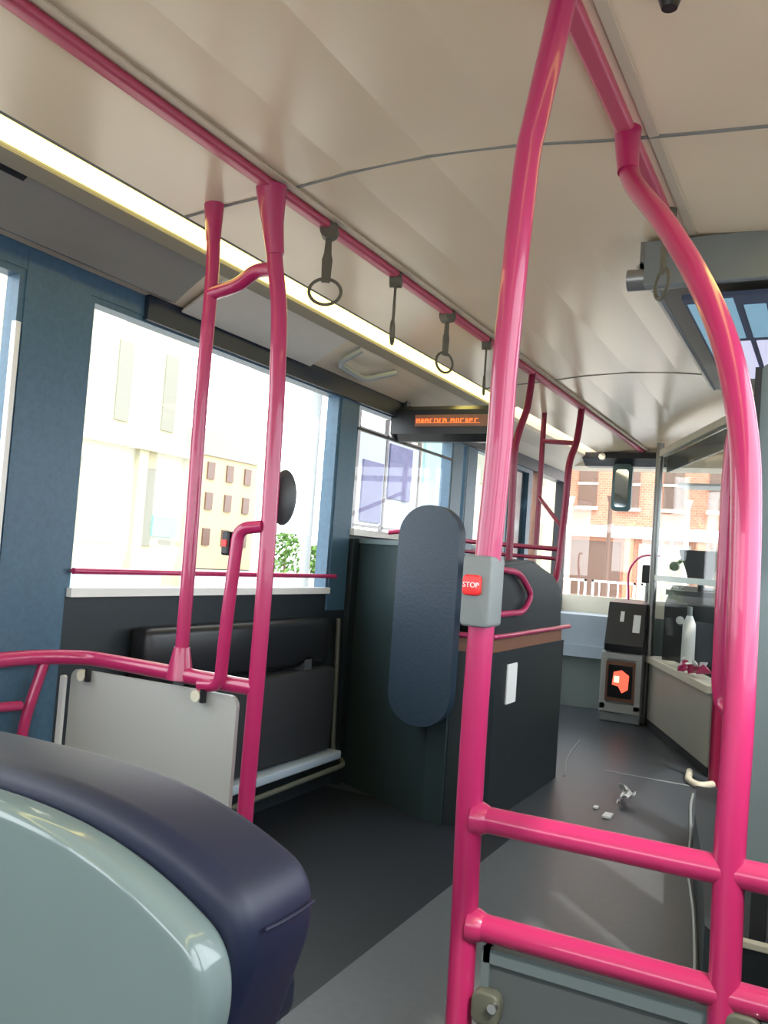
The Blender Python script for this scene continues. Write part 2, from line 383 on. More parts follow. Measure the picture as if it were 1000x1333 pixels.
link('bracket_arm', tube([(-.06, 6.93, 1.27), (.0, 6.93, 1.33)], .014, 10, False), M['black'], t, True)
link('base', B((-.10, .26, 6.84, 7.02, 1.05, 1.09)), M['darkgrey'], t)
t = thing('spray_bottle', 'white spray bottle standing on the cab ledge', 'bottle', (.10, 6.50, .545))
link('bottle_body', tube([(.13, 6.50, .55), (.13, 6.50, .60), (.13, 6.50, .86), (.13, 6.50, .92)], [.045, .047, .045, .02], 18, False), M['white'], t, True)
link('bottle_cap', cyl((.13, 6.50, .915), (.13, 6.50, .985), .017), M['grey'], t, True)
# crumpled pink-and-white cloth / leaflet on ledge
bm = bmesh.new()
for i in range(5):
    c = Vector((.17 + .035 * i, 6.20 - .05 * i, .565)); pts = [c + Vector((random.uniform(-.07, .07), random.uniform(-.05, .05), random.uniform(-.015, .07))) for _ in range(7)]
    vs = [bm.verts.new(p) for p in pts]
    bmesh.ops.convex_hull(bm, input=vs)
t = thing('leaflets', 'crumpled pink and white leaflets lying on the cab ledge', 'leaflet', (.2, 6.3, .55))
link('pink_sheet', bm, M['pink'], t)
for i in range(4):
    bm = bmesh.new(); c = Vector((.15 + .045 * i, 6.22 - .06 * i, .625)); vs = [bm.verts.new(c + Vector((random.uniform(-.035, .035), random.uniform(-.03, .03), random.uniform(-.02, .03)))) for _ in range(6)]
    bmesh.ops.convex_hull(bm, input=vs); link('white_sheet', bm, M['paper'], t)
# ticket cabinet and machine
t = thing('ticket_cabinet', 'pale grey cabinet with red lit screen beside the driver', 'cabinet', (-.43, 7.05, 0))
link('cabinet_body', B((-.60, -.28, 7.04, 7.42, 0, .56), bev=.012), M['grey'], t)
link('frame', B((-.60, -.28, 7.02, 7.045, .50, .55), (-.60, -.55, 7.02, 7.045, .10, .5), (-.33, -.28, 7.02, 7.045, .10, .5), (-.60, -.28, 7.02, 7.045, .08, .15), bev=.005), M['panel'], t)
s = link('screen', B((-.555, -.325, 7.015, 7.04, .17, .485)), M['brown'], t)
link('screen_bezel', B((-.535, -.345, 7.008, 7.018, .20, .455)), M['black'], s)
link('screen_glow', prism([(-.50, .30), (-.49, .40), (-.43, .42), (-.37, .38), (-.375, .27), (-.42, .24), (-.45, .29)], 'y', 7.002, 7.010), M['redled'], s)
link('screen_text', B((-.485, -.445, 6.998, 7.004, .32, .37)), M['led_w'], s)
t = thing('ticket_machine', 'black ticket machine with white label on top of the pale cabinet', 'ticket machine', (-.42, 7.05, .56))
link('machine_body', prism([(7.00, .565), (7.00, .62), (7.10, .95), (7.34, .97), (7.36, .565)], 'x', -.58, -.275, .01), M['black'], t)
link('label', prism([(7.022, .66), (7.072, .86), (7.066, .862), (7.016, .662)], 'x', -.37, -.315), M['paper'], t)
link('sticker', prism([(7.053, .80), (7.076, .88), (7.07, .882), (7.047, .802)], 'x', -.475, -.445), M['paper'], t)
# thin arched magenta rail in front of windscreen
o = link('entrance_arch_rail', tube(bend([(-.60, 7.95, .93), (-.61, 7.9, 1.22), (-.50, 7.85, 1.36), (-.32, 7.8, 1.36)], .14), .010, 10, False), M['pink'], smooth=True)
tag(o, 'thin arched magenta rail rising in front of the windscreen', 'rail')
t = thing('validator', 'small dark card reader on a grey stand left of the cab post', 'card reader', (-.33, 7.4, .9))
link('stand', cyl((-.34, 7.40, .56), (-.34, 7.40, 1.18), .018), M['steel'], t, True)
link('reader', B((-.385, -.31, 7.36, 7.42, 1.12, 1.27), bev=.01), M['black'], t)
# interior mirror and dark header fittings
t = thing('interior_mirror', 'tall interior mirror hanging from the dark header above the windscreen', 'mirror', (-.64, 7.6, 2.1))
link('mirror_back', prism(rounded(.17, .42, .04, 5, -.64, 1.935), 'y', 7.58, 7.62, .006), mat('mirror_teal_frame', (.08, .16, .17), .4), t, True)
link('mirror_glass', prism(rounded(.115, .33, .03, 5, -.64, 1.925), 'y', 7.570, 7.581), M['mirror'], t)
link('mirror_arm', tube([(-.64, 7.62, 2.10), (-.64, 7.66, 2.19), (-.64, 7.66, 2.24)], .012, 10), M['black'], t, True)
t = thing('header_unit', 'dark header unit with small camera above the windscreen', 'fitting', (-.7, 7.5, 2.16))
link('unit_body', prism([(7.50, 2.18), (7.50, 2.23), (7.75, 2.23), (7.75, 2.12), (7.62, 2.12)], 'x', -.98, -.28), M['black'], t)
link('camera_dome', cyl((-.80, 7.47, 2.19), (-.80, 7.52, 2.19), .03), M['chrome'], t, True)
# drivers upper shelf with clutter behind screen
o = link('cab_shelf', B((-.12, 1.1, 7.25, 7.6, 1.93, 1.95)), M['white']); tag(o, 'pale shelf high behind the cab screen', 'shelf')
# cab rear wall (behind driver)
struct(link('wall_cab', B((.44, 1.235, 5.56, 5.60, 0, 2.24)), M['darkgrey']))

# ================================================================== LEFT BAY
# magenta screen frame by the first seats
t = thing('handrail_frame', 'magenta tube frame with two uprights to the ceiling on the left', 'handrail', (-.42, 2.03, 0))
pk = M['pink']
link('upright', tube([(-.423, 2.03, 0), (-.413, 2.03, 1.0), (-.420, 2.03, 1.55), (-.428, 2.03, 1.75), (-.440, 2.03, 1.90), (-.462, 2.02, 2.05), (-.475, 2.0, 2.24)], .0235, 20), pk, t, True)
link('upright_socket', tube([(-.459, 2.02, 2.05), (-.470, 2.01, 2.14), (-.478, 2.0, 2.245)], [.026, .032, .046], 20), pk, t, True)
link('upright', tube([(-.694, 2.03, .80), (-.694, 2.03, 1.2), (-.70, 2.03, 1.6), (-.697, 2.03, 2.0), (-.712, 2.03, 2.235)], .0205, 20), pk, t, True)
link('upright_socket', tube([(-.704, 2.03, 2.12), (-.712, 2.03, 2.24)], [.022, .031], 20, False), pk, t, True)
link('base_clamp', tube([(-.694, 2.03, .785), (-.694, 2.03, .83), (-.694, 2.03, .88)], [.040, .034, .024], 20, False), pk, t, True)
link('crossbar', tube([(-.697, 2.03, 1.955), (-.60, 2.03, 1.975), (-.53, 2.03, 2.01), (-.455, 2.03, 2.01)], .021), pk, t, True)
link('rail', tube(bend([(-.42, 2.03, .795), (-1.08, 2.03, .805), (-1.165, 1.90, .805), (-1.18, 1.15, .80)], .12), .0235, 20, False), pk, t, True)
link('grab_loop', tube(bend([(-.60, 2.012, .782), (-.525, 2.008, .79), (-.515, 2.0, .95), (-.497, 2.0, 1.245), (-.425, 2.015, 1.255)], .075), .0185, 18, False), pk, t, True)
link('corner_post', tube(bend([(-1.15, 1.93, .80), (-1.165, 1.88, .60), (-1.165, 1.88, 0)], .06), .017, 16, False), pk, t, True)
link('lower_rail', tube(bend([(-1.16, 1.86, .66), (-1.18, 1.7, .665), (-1.185, 1.2, .66)], .05), .015, 16, False), pk, t, True)
for x in (-1.06, -.60):
    c = link('clip', cyl((x, 2.005, .752), (x, 1.992, .752), .017), M['cream'], t, True)
    link('clip_strap', B((x + .016, x + .028, 1.995, 2.01, .735, .775)), M['black'], c)
o = link('modesty_panel', prism(rounded(.66, .66, .03, 4, -.80, .435), 'y', 2.02, 2.035), M['panel'])
tag(o, 'pale grey modesty panel hung under the left magenta rail', 'panel')
o.location = (0, 0, 0)
link('edge_strip', prism(rounded(.02, .62, .008, 3, -1.155, .43), 'y', 2.008, 2.02), M['white'], o)
t = thing('bell_push', 'dark oval bell push fixed behind the left upright at window height', 'button', (-.38, 2.08, 1.36))
bm = bmesh.new(); bmesh.ops.create_uvsphere(bm, u_segments=24, v_segments=16, radius=1)
bmesh.ops.transform(bm, matrix=Matrix.Translation((-.408, 2.085, 1.345)) @ Matrix.Diagonal((.040, .03, .082, 1)), verts=bm.verts[:])
link('housing', bm, M['darkgrey'], t, True)
link('button', cyl((-.408, 2.12, 1.35), (-.408, 2.11, 1.35), .018), M['red'], t, True)
t = thing('stop_button_box', 'small black button box on the curved grab loop by the left window', 'button', (-.53, 2.0, 1.2))
link('box', B((-.545, -.518, 1.985, 2.015, 1.165, 1.235), bev=.006), M['black'], t)
link('button', B((-.54, -.523, 1.980, 1.986, 1.19, 1.21)), M['red'], t)
# tip-up seats below window
t = thing('tip_up_seat_bench', 'dark folded tip-up bench under the big left window', 'seat', (-1.1, 3.0, 0))
link('back_cushion', B((-1.225, -1.12, 2.36, 3.62, .66, .875), bev=.03), M['black'], t, True)
link('folded_seat', B((-1.20, -1.10, 2.42, 3.66, .24, .64), bev=.02), M['rubber'], t, True)
link('seat_edge', B((-1.14, -1.06, 2.42, 3.70, .195, .235), bev=.008), M['dash'], t, True)
link('side_frame', tube(bend([(-1.19, 3.80, .86), (-1.17, 3.80, .20), (-1.05, 3.72, .165), (-1.05, 2.45, .15)], .04), .012, 12, False), M['olive'], t, True)
for y in (2.5, 3.4): link('mount', B((-1.235, -1.12, y, y + .06, .60, .70)), M['darkgrey'], t)
# luggage box / wheel arch housing
t = thing('luggage_pen', 'large charcoal luggage box with magenta rails in the middle of the left side', 'luggage rack', (-.65, 4.8, 0))
fo = [(-1.23, 4.03), (-.60, 3.70), (-.50, 3.68), (-.345, 3.74), (-.335, 3.80)]
link('lower_body', prism(fo + [(-.335, 4.92), (-1.23, 4.92)], 'z', 0, .785), M['bulk'], t)
link('band', prism([(x, y + .012) for x, y in fo[:-2]] + [(-.352, 3.76), (-.345, 3.82), (-.345, 4.90), (-1.22, 4.90)], 'z', .785, .85), M['brown'], t)
ub = bmesh.new()
ring_ = []
for y, z in ((0, .85), (0, 1.195), (.55, 1.225), (.90, 1.15), (1.08, 1.08), (1.12, .85)):
    ring_.append([ub.verts.new((-.35, 3.78 + y if y else 3.765, z)), ub.verts.new((-1.22, 3.78 + y if y else 4.06, z))])
for i in range(6):
    p, q = ring_[i], ring_[(i + 1) % 6]; ub.faces.new((p[0], q[0], q[1], p[1]))
ub.faces.new([r[0] for r in ring_]); ub.faces.new([r[1] for r in ring_][::-1])
bmesh.ops.bevel(ub, geom=ub.edges[:], offset=.012, segments=2, affect='EDGES')
link('upper_body', ub, M['bulk'], t)
link('edge_rail', tube([(-.50, 3.66, .862), (-.35, 3.72, .862), (-.322, 3.85, .862), (-.322, 4.4, .862), (-.322, 4.97, .862)], .012, 10), M['pink'], t, True)
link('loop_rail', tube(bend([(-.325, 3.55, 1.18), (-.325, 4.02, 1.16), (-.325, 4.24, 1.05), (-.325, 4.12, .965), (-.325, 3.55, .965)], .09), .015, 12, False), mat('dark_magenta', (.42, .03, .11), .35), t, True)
link('notice', prism(rounded(.14, .19, .006, 2, 4.02, .625), 'x', -.334, -.328), M['paper'], t)
link('side_wall_panel', B((-1.232, -1.20, 3.92, 4.02, 0, 1.27)), M['bulk'], t)
fp = lambda o: [(-1.232, 4.0 - o), (-.60, 3.668 - o), (-.50, 3.648 - o), (-.50, 3.672), (-.60, 3.69), (-1.232, 4.022)]
link('front_panel', prism(fp(0), 'z', 0, 1.25), mat('bulkhead_teal', (.028, .046, .050), .4, noise=.15, nscale=4), t)
link('top_trim', prism(fp(.012), 'z', 1.25, 1.275), M['teal'], t)
# padded wheelchair backrest
t = thing('wheelchair_backrest', 'tall navy padded wheelchair backrest with rounded top', 'backrest', (-.61, 3.6, .44))
bm = prism(rounded(.305, 1.0, .145, 10, -.61, .94), 'y', 3.56, 3.63, .026)
link('pad', bm, M['padblue'], t, True)
link('backing_plate', prism(rounded(.25, .90, .12, 8, -.61, .94), 'y', 3.63, 3.675), M['rubber'], t, True)
# poles rising from the box
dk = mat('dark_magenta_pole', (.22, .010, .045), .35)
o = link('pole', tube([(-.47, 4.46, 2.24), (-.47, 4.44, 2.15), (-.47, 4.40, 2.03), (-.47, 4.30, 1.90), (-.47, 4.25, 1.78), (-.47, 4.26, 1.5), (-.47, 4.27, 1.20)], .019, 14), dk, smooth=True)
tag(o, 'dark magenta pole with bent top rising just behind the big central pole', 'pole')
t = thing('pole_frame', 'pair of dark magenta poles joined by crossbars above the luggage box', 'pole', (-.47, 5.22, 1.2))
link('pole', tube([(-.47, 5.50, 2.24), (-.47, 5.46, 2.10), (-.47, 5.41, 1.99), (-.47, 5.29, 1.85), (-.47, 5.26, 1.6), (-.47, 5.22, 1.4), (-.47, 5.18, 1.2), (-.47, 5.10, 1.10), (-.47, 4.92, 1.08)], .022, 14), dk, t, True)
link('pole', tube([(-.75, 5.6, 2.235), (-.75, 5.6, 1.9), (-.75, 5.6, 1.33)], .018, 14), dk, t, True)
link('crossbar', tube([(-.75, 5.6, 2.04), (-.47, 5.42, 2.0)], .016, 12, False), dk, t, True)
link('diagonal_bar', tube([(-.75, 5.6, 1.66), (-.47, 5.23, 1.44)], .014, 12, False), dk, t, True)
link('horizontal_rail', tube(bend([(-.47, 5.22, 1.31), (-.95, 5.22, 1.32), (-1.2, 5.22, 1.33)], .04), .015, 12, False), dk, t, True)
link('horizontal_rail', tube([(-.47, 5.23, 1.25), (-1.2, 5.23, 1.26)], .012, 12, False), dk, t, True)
o = link('bracket_rail', tube(bend([(-1.20, 4.30, 1.325), (-1.12, 4.33, 1.34), (-1.02, 4.36, 1.30), (-.98, 4.40, 1.19)], .05), .013, 12, False), M['pink'], smooth=True)
tag(o, 'short magenta rail on the sill left of the padded backrest', 'rail')
# LED sign
t = thing('led_sign', 'black overhead display with amber lettering hanging above the left window', 'sign', (-.95, 4.4, 1.95))
link('housing', prism([(4.30, 1.885), (4.30, 2.02), (4.36, 2.05), (4.48, 2.05), (4.48, 1.86), (4.36, 1.85)], 'x', -1.235, -.62), M['black'], t)
link('screen_strip', B((-1.08, -.64, 4.292, 4.30, 1.925, 1.99)), M['brown'], t)
# amber lettering, dot-matrix style, unreadably blurred in the photo: strokes only
bm = bmesh.new(); x = -1.07
widths = [.03, .02, .03, .025, .03, .02, .03, 0, .03, .025, .03, .02, .03, .03]
for wv in widths:
    if wv:
        box(bm, x, x + .005, 4.288, 4.293, 1.945, 1.968); box(bm, x, x + wv - .010, 4.288, 4.293, 1.964, 1.968)
        if random.random() < .6: box(bm, x + wv - .012, x + wv - .007, 4.288, 4.293, 1.945, 1.966)
        if random.random() < .6: box(bm, x, x + wv - .01, 4.288, 4.293, 1.955, 1.960)
    x += (wv or .015) + .001
box(bm, -1.07, x, 4.289, 4.293, 1.9435, 1.946)
link('amber_text', bm, M['amber'], t)
for x, z in ((-.66, 2.24), (-1.2, 2.1)): link('hanger', B((x, x + .02, 4.38, 4.42, 2.04, z)), M['darkgrey'], t)
# hanging straps
def strap(y, rot, label, xoff=0):
    t = thing('hanging_strap', label, 'strap', (-.475 + xoff, y, 2.235), 'hanging grab straps on the left ceiling rail')
    link('clamp', tube([(0, -.022, -.004), (0, .022, -.004)], .030, 16, False), M['strap'], t, True, loc=(0, 0, 0))
    link('band', prism([(-.009, -.02), (.009, -.02), (.012, -.08), (.017, -.10), (.014, -.175), (-.014, -.175), (-.017, -.10), (-.012, -.08)], 'y', -.004, .004), M['strap'], t, False, loc=(0, 0, 0))
    bm = bmesh.new()
    pts = [(.052 * math.cos(a), 0, -.205 + .042 * math.sin(a)) for a in (2 * math.pi * k / 28 for k in range(28))]
    tube(pts, .0055, 10, False, bm, closed=True)
    link('ring', bm, M['strap'], t, True, loc=(0, 0, 0))
    t.rotation_euler = (0, 0, rot); return t
strap(2.31, .45, 'first hanging strap, its round ring seen face-on', .01)
strap(2.81, 1.95, 'second hanging strap, its ring turned edge-on')
strap(3.30, 1.25, 'third hanging strap, its ring half turned')
strap(3.77, 1.9, 'fourth hanging strap, nearly hidden behind the big central pole')
t = strap(2.50, 2.1, 'single hanging strap on the right rail beside the overhead advert panel'); t.location.x = .553; t['group'] = 'hanging grab strap on the right ceiling rail'

# ================================================================== RIGHT SIDE: near frame
t = thing('handrail_gate', 'big magenta frame in the foreground right with two crossbars', 'handrail', (.47, 1.45, 0))
link('main_pole', tube([(.478, 1.45, 0), (.476, 1.45, .5), (.470, 1.45, .8), (.471, 1.45, 1.1), (.481, 1.45, 1.38), (.484, 1.45, 1.59), (.499, 1.448, 1.91), (.514, 1.445, 2.01), (.553, 1.44, 2.22), (.556, 1.44, 2.25)], .0235, 24), pk, t, True)
link('curved_pole', tube([(.905, 1.45, 0), (.900, 1.45, .6), (.898, 1.45, .8), (.900, 1.46, 1.0), (.895, 1.47, 1.30), (.880, 1.50, 1.45), (.842, 1.56, 1.60), (.775, 1.66, 1.757), (.680, 1.80, 1.93), (.600, 1.92, 2.055), (.562, 1.98, 2.13), (.550, 2.0, 2.22), (.549, 2.0, 2.245)], .0235, 24), pk, t, True)
link('crossbar', cyl((.472, 1.45, .752), (1.23, 1.45, .757), .0225, 24), pk, t, True)
link('crossbar', cyl((.476, 1.45, .570), (1.23, 1.45, .575), .0225, 24), pk, t, True)
for z, x in ((.752, .49), (.57, .495)):
    link('weld_collar', tube([(x - .008, 1.45, z), (x + .006, 1.45, z), (x + .018, 1.45, z)], [.030, .028, .023], 20, False), pk, t, True)
link('upright_socket', tube([(.560, 1.975, 2.13), (.552, 1.99, 2.19), (.548, 2.0, 2.25)], [.0245, .028, .032], 20), pk, t, True)
# stop button
t = thing('stop_button', 'grey bell-push housing with red stop button on the big central pole', 'button', (.47, 1.45, 1.15))
link('housing', prism(rounded(.055, .125, .008, 4, .470, 1.148), 'y', 1.412, 1.478, .005), M['stopgrey'], t, True)
b_ = link('button', prism(rounded(.034, .036, .008, 4, .464, 1.158), 'y', 1.403, 1.414, .003), M['red'], t, True)
text('STOP', .0125, (.464, 1.4022, 1.158), R90, M['white'], b_)
# lower screen panel held by clamps
t = thing('lower_screen', 'dark grey screen panel clamped below the lowest crossbar, foreground right', 'panel', (.85, 1.46, 0))
link('panel', B((.525, 1.22, 1.452, 1.460, .06, .515)), mat('screen_slate', (.085, .10, .105), .3), t)
link('rim', B((.515, 1.22, 1.446, 1.466, .515, .54)), M['teal'], t)
link('rim', B((.512, .527, 1.446, 1.466, .06, .54)), M['teal'], t)
for x, z in ((.530, .447), (.93, .53)):
    c = link('clamp', prism(rounded(.050, .055, .015, 4, x, z), 'y', 1.425, 1.452, .005), M['olive'], t, True)
    link('bolt', cyl((x + .016, 1.415, z + .01), (x + .016, 1.43, z + .01), .008), M['chrome'], c, True)
# right plinth over wheel, partitions
outline = [(1.225, 2.55), (.80, 2.55), (.745, 2.62), (.70, 2.95), (.64, 3.35), (.56, 3.8), (.50, 4.3), (1.225, 4.3)]
t = thing('wheel_plinth', 'dark raised plinth with cream edge along the right of the aisle', 'plinth', (.9, 4, 0))
link('plinth_body', prism(outline, 'z', 0, .235), M['darkwall'], t)
link('cream_edge', B((.80, 1.235, 2.535, 2.56, .232, .252), bev=.004), M['cream'], t)
link('floor_trim', tube([(x - .012, y, .006) for x, y in outline[1:-1] + [(.43, 4.8), (.40, 5.1)]], .007, 8), M['grey'], t, True)
o = link('partition', prism(rounded(.43, 1.43, .03, 4, 1.035, 1.10), 'y', 2.60, 2.64), M['teal'])
tag(o, 'tall grey-teal partition at the right edge behind the curved magenta pole', 'partition')
link('edge_strip', B((.805, .822, 2.59, 2.65, .40, 1.80)), M['rubber'], o)
for x0 in (.86, 1.15):
    link('leg', B((x0, x0 + .04, 2.60, 2.64, .235, .40)), M['rubber'], o)
t = thing('grab_pole', 'pinkish magenta grab pole with hooked foot on the partition edge', 'pole', (.73, 2.8, .8))
link('pole', tube(bend([(.80, 2.70, 1.70), (.735, 2.8, 1.66), (.728, 2.8, 1.5), (.730, 2.8, .88), (.742, 2.8, .82), (.80, 2.72, .80)], .05), .022, 16, False), pk, t, True)
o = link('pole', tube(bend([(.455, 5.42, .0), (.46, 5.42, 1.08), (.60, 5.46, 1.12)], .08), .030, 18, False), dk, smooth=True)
tag(o, 'waist-high dark magenta pole standing at the end of the aisle beside the cab', 'pole')
o = link('pole_base_trim', tube(bend([(.30, 5.60, .02), (.325, 5.36, .02), (.40, 5.26, .02), (.46, 5.36, .02)], .08), .02, 12, False), M['cream'], smooth=True)
tag(o, 'cream curved trim around the foot of the far aisle pole', 'trim')
# overhead advert panel
t = thing('overhead_console', 'grey overhead console with advert panel, upper right', 'console', (.8, 3.6, 2.15))
link('console_body', prism([(.44, 2.16), (.47, 2.145), (1.235, 2.10), (1.235, 2.22), (.84, 2.225), (.44, 2.245)], 'y', 2.72, 4.55), M['duct'], t)
link('side_edge', prism([(.43, 2.165), (.455, 2.14), (.47, 2.15), (.445, 2.18)], 'y', 2.72, 4.55), M['steel'], t)
link('front_fascia', B((.46, 1.235, 2.69, 2.72, 2.09, 2.235), bev=.005), M['stopgrey'], t)
link('tube_end', cyl((.405, 2.73, 2.125), (.60, 2.73, 2.125), .034), M['steel'], t, True)
ad = link('advert_panel', B((.56, 1.2, 2.80, 4.00, 2.075, 2.09)), M['purple'], t)
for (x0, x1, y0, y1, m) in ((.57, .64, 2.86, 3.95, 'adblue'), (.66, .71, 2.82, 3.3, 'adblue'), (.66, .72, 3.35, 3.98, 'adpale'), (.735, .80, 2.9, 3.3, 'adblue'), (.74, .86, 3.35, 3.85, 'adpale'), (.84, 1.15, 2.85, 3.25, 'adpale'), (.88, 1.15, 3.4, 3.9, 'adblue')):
    link('advert_block', B((x0, x1, y0, y1, 2.072, 2.0752)), M['adwhite'] if m == 'adpale' else M[m], ad)  # blocks glow to make up for the unlit underside
# ceiling sensor
o = link('ceiling_sensor', tube([(.722, 1.52, 2.24), (.722, 1.52, 2.225), (.722, 1.52, 2.205)], [.022, .021, .014], 16, False), M['black'], smooth=True)
tag(o, 'small black round fitting on the ceiling at the top right', 'fitting')
bm = bmesh.new(); n = 12; g = {}
for i in range(n):
    for j in range(n):
        u, v = i / (n - 1), j / (n - 1); a_ = 1.9 * u
        rr = .06 + .12 * v
        g[i, j] = bm.verts.new((.055 + rr * .62 * math.sin(a_) + random.uniform(-.006, .006), 4.86 - .30 * u - .10 * v * math.cos(a_ * 1.3) + random.uniform(-.01, .01), (.014 + .055 * v) * .6 + .03 * abs(math.sin(3 * u + 5 * v)) + random.uniform(0, .012)))
for i in range(n - 1):
    for j in range(n - 1): bm.faces.new((g[i, j], g[i + 1, j], g[i + 1, j + 1], g[i, j + 1]))
o = link('litter', bm, M['paper'])
tag(o, 'crumpled white tissue on the aisle floor', 'litter')
o = link('litter', B((.075, .115, 4.30, 4.38, .002, .012)), M['paper']); tag(o, 'tiny white scrap on the floor just nearer than the tissue', 'litter')
o = link('litter', B((.0, .022, 4.43, 4.47, .002, .010)), M['paper']); tag(o, 'smallest white speck on the floor left of the tissue', 'litter')

# ================================================================== FOREGROUND SEAT
def backrest_outline(cx, hw, top, z0, corner, side=.05, n=40):
    """domed top edge, rounded shoulders, sides tapering down"""
    f = lambda u: Vector((cx + hw * u, top - corner * abs(u) ** 3.0))
    half = [f(.90 * k / n) for k in range(n + 1)]
    Sx, Cx, Ex = half[-1], f(1.0), f(1.0) + Vector((-side * .16, -.075))
    half += [Sx * (1 - t) ** 2 + Cx * 2 * t * (1 - t) + Ex * t * t for t in (k / 14 for k in range(1, 15))]
    End = Vector((cx + hw - side, z0 + .06))
    half += [Ex.lerp(End, k / 8) for k in range(1, 9)]
    P0, P1 = End, Vector((cx + hw - side - .06, z0)); Cc = Vector((cx + hw - side - .01, z0))
    half += [P0 * (1 - t) ** 2 + Cc * 2 * t * (1 - t) + P1 * t * t for t in (k / 6 for k in range(1, 7))]
    return [(p.x, p.y) for p in half] + [(2 * cx - p.x, p.y) for p in half[:0:-1]]
def pillow(pts, y0, y1, r, k=6, bulge=0):
    """outline extruded along y with softly rounded rims"""
    P = [Vector(p) for p in pts]; n = len(P)
    N = [Vector(((P[(i + 1) % n] - P[i - 1]).y, -(P[(i + 1) % n] - P[i - 1]).x)).normalized() for i in range(n)]
    bm = bmesh.new(); rings = []
    prof_ = [(r * (1 - math.sin(a)), r * (1 - math.cos(a))) for a in (math.pi / 2 * j / k for j in range(k + 1))]
    prof_ = [(r * (1 - math.cos(a)), r * (1 - math.sin(a))) for a in (math.pi / 2 * j / k for j in range(k + 1))]
    lay = [(y0 + dy, ins) for dy, ins in prof_] + [(y1 - dy, ins) for dy, ins in prof_[::-1]]
    for y, ins in lay: rings.append([bm.verts.new((p.x + q.x * ins, y, p.y + q.y * ins)) for p, q in zip(P, N)])
    for A_, C_ in zip(rings, rings[1:]):
        for i in range(n): bm.faces.new((A_[i], C_[i], C_[(i + 1) % n], A_[(i + 1) % n]))
    bm.faces.new(rings[0]); bm.faces.new(rings[-1][::-1]); return bm
t = thing('bus_seat', 'wide bus seat with navy cushion and shiny grey shell, foreground left', 'seat', (.02, .9, 0))
link('backrest_cushion', pillow(backrest_outline(.02, .472, .892, .36, .092, .11), .785, .935, .026), M['navy'], t, True)
link('shell', pillow(backrest_outline(.0, .480, .866, .36, .108, .085), .733, .79, .016), M['shell'], t, True)
link('seam_piping', tube([(.4865 + d, y, .779) for y, d in ((.812, -.003), (.84, 0), (.88, 0), (.912, -.003))], .0022, 8), M['navy'], t, True)
link('seat_cushion', B((-.33, .22, .90, 1.34, .38, .47), bev=.03), M['navy'], t, True)
link('seat_pan', B((-.32, .20, .80, 1.32, .34, .385), bev=.01), M['shell'], t, True)
for x in (-.24, .12):
    link('leg', B((x - .03, x + .03, .95, 1.15, 0, .345), bev=.01), M['darkgrey'], t, True)

# ================================================================== OUTSIDE
o = struct(link('ground', B((-90, 60, -20, 90, -.5, -.35)), M['road']))
o = struct(link('ground', B((-14.5, -2.2, -10, 24, -.35, -.24)), M['pave']))
o = struct(link('ground', B((-20, 12, 19, 90, -.35, -.25)), M['pave']))
def facade(name, label, cat, x, y0, y1, h, m, bays, floors, wm, zbase=4.0, fh=3.2, wh=1.9, ww=1.2):
    """a building whose front faces +x"""
    t = thing(name, label, cat, (x - 5, (y0 + y1) / 2, -.3))
    link('walls', B((x - 10, x, y0, y1, -.3, h)), m, t)
    for f in range(floors):
        for k in range(bays):
            yc = y0 + (k + .5) * (y1 - y0) / bays; z = zbase + f * fh
            wn = link('window', B((x, x + .04, yc - ww / 2, yc + ww / 2, z, z + wh)), wm, t)
    link('cornice', B((x, x + .3, y0, y1, zbase - .6, zbase - .35)), m, t)
    link('cornice', B((x, x + .4, y0, y1, h - .4, h)), m, t)
    return t
t = facade('stone_building', 'tall cream stone building seen through the big left window', 'building', -14, 3, 17.3, 17, M['stone'], 9, 4, M['winx'], 3.9, 3.3, 1.9, .45)
for k, yc in enumerate((4.6, 7.4, 10.2, 14.5, 16.3)):
    link('shop_window', B((-14, -13.95, yc - .65, yc + .65, 1.0, 2.9)), M['winx'], t)
    link('pilaster', B((-14, -13.8, yc + .95, yc + 1.25, -.3, 3.3)), M['stone'], t)
link('shop_sign', B((-14, -13.9, 16.2, 17.1, 1.25, 1.75)), M['green'], t)
link('plinth', B((-14, -13.9, 3, 17.3, -.3, .35)), M['stone2'], t)
# corner tower building
t = thing('corner_building', 'sunlit orange stone corner building with domed roof in the distance', 'building', (-33, 40, -.3))
link('walls', prism([(-30, 37), (-30, 42.3), (-33, 46), (-42, 46), (-42, 37)], 'z', -.3, 6.0), M['stone2'], t)
bm = bmesh.new()
for k in range(6):
    box(bm, -34 + k * .25 - .2, -30 + .2 - k * .25 - .1, 37.2 + k * .3, 42.2 - k * .3, 6.0 + k * .28, 6.3 + k * .28)
link('roof', bm, M['winx'], t)
for yy in (37.9, 39.6, 41.3):
    for z in (1.0, 3.0, 4.7):
        link('window', B((-30, -29.9, yy - .3, yy + .3, z, z + .95)), M['winb'], t)
def shrub(x, y, r, h, label):
    bm = bmesh.new()
    for i in range(420):
        a = random.uniform(0, 6.28); q = random.random() ** .5; zz = random.random()
        c = Vector((x + r * q * math.cos(a) * (1 - .5 * zz), y + r * q * math.sin(a) * (1 - .5 * zz), -.2 + h * zz))
        n = Vector((random.gauss(0, 1), random.gauss(0, 1), random.gauss(0, 1))).normalized(); u = n.orthogonal().normalized(); v = n.cross(u); s = r * .13
        bm.faces.new([bm.verts.new(c + u * s), bm.verts.new(c + v * s * .6), bm.verts.new(c - u * s), bm.verts.new(c - v * s * .6)])
    t = thing('shrub', label, 'shrub', (x, y, -.3), 'shrubs across the street')
    link('foliage', bm, M['leaf'], t); link('stem', cyl((x, y, -.35), (x, y, h * .5), .06, 10), M['brown'], t, True)
shrub(-27, 41.5, 1.2, 2.2, 'left one of the green shrubs seen right of the left upright')
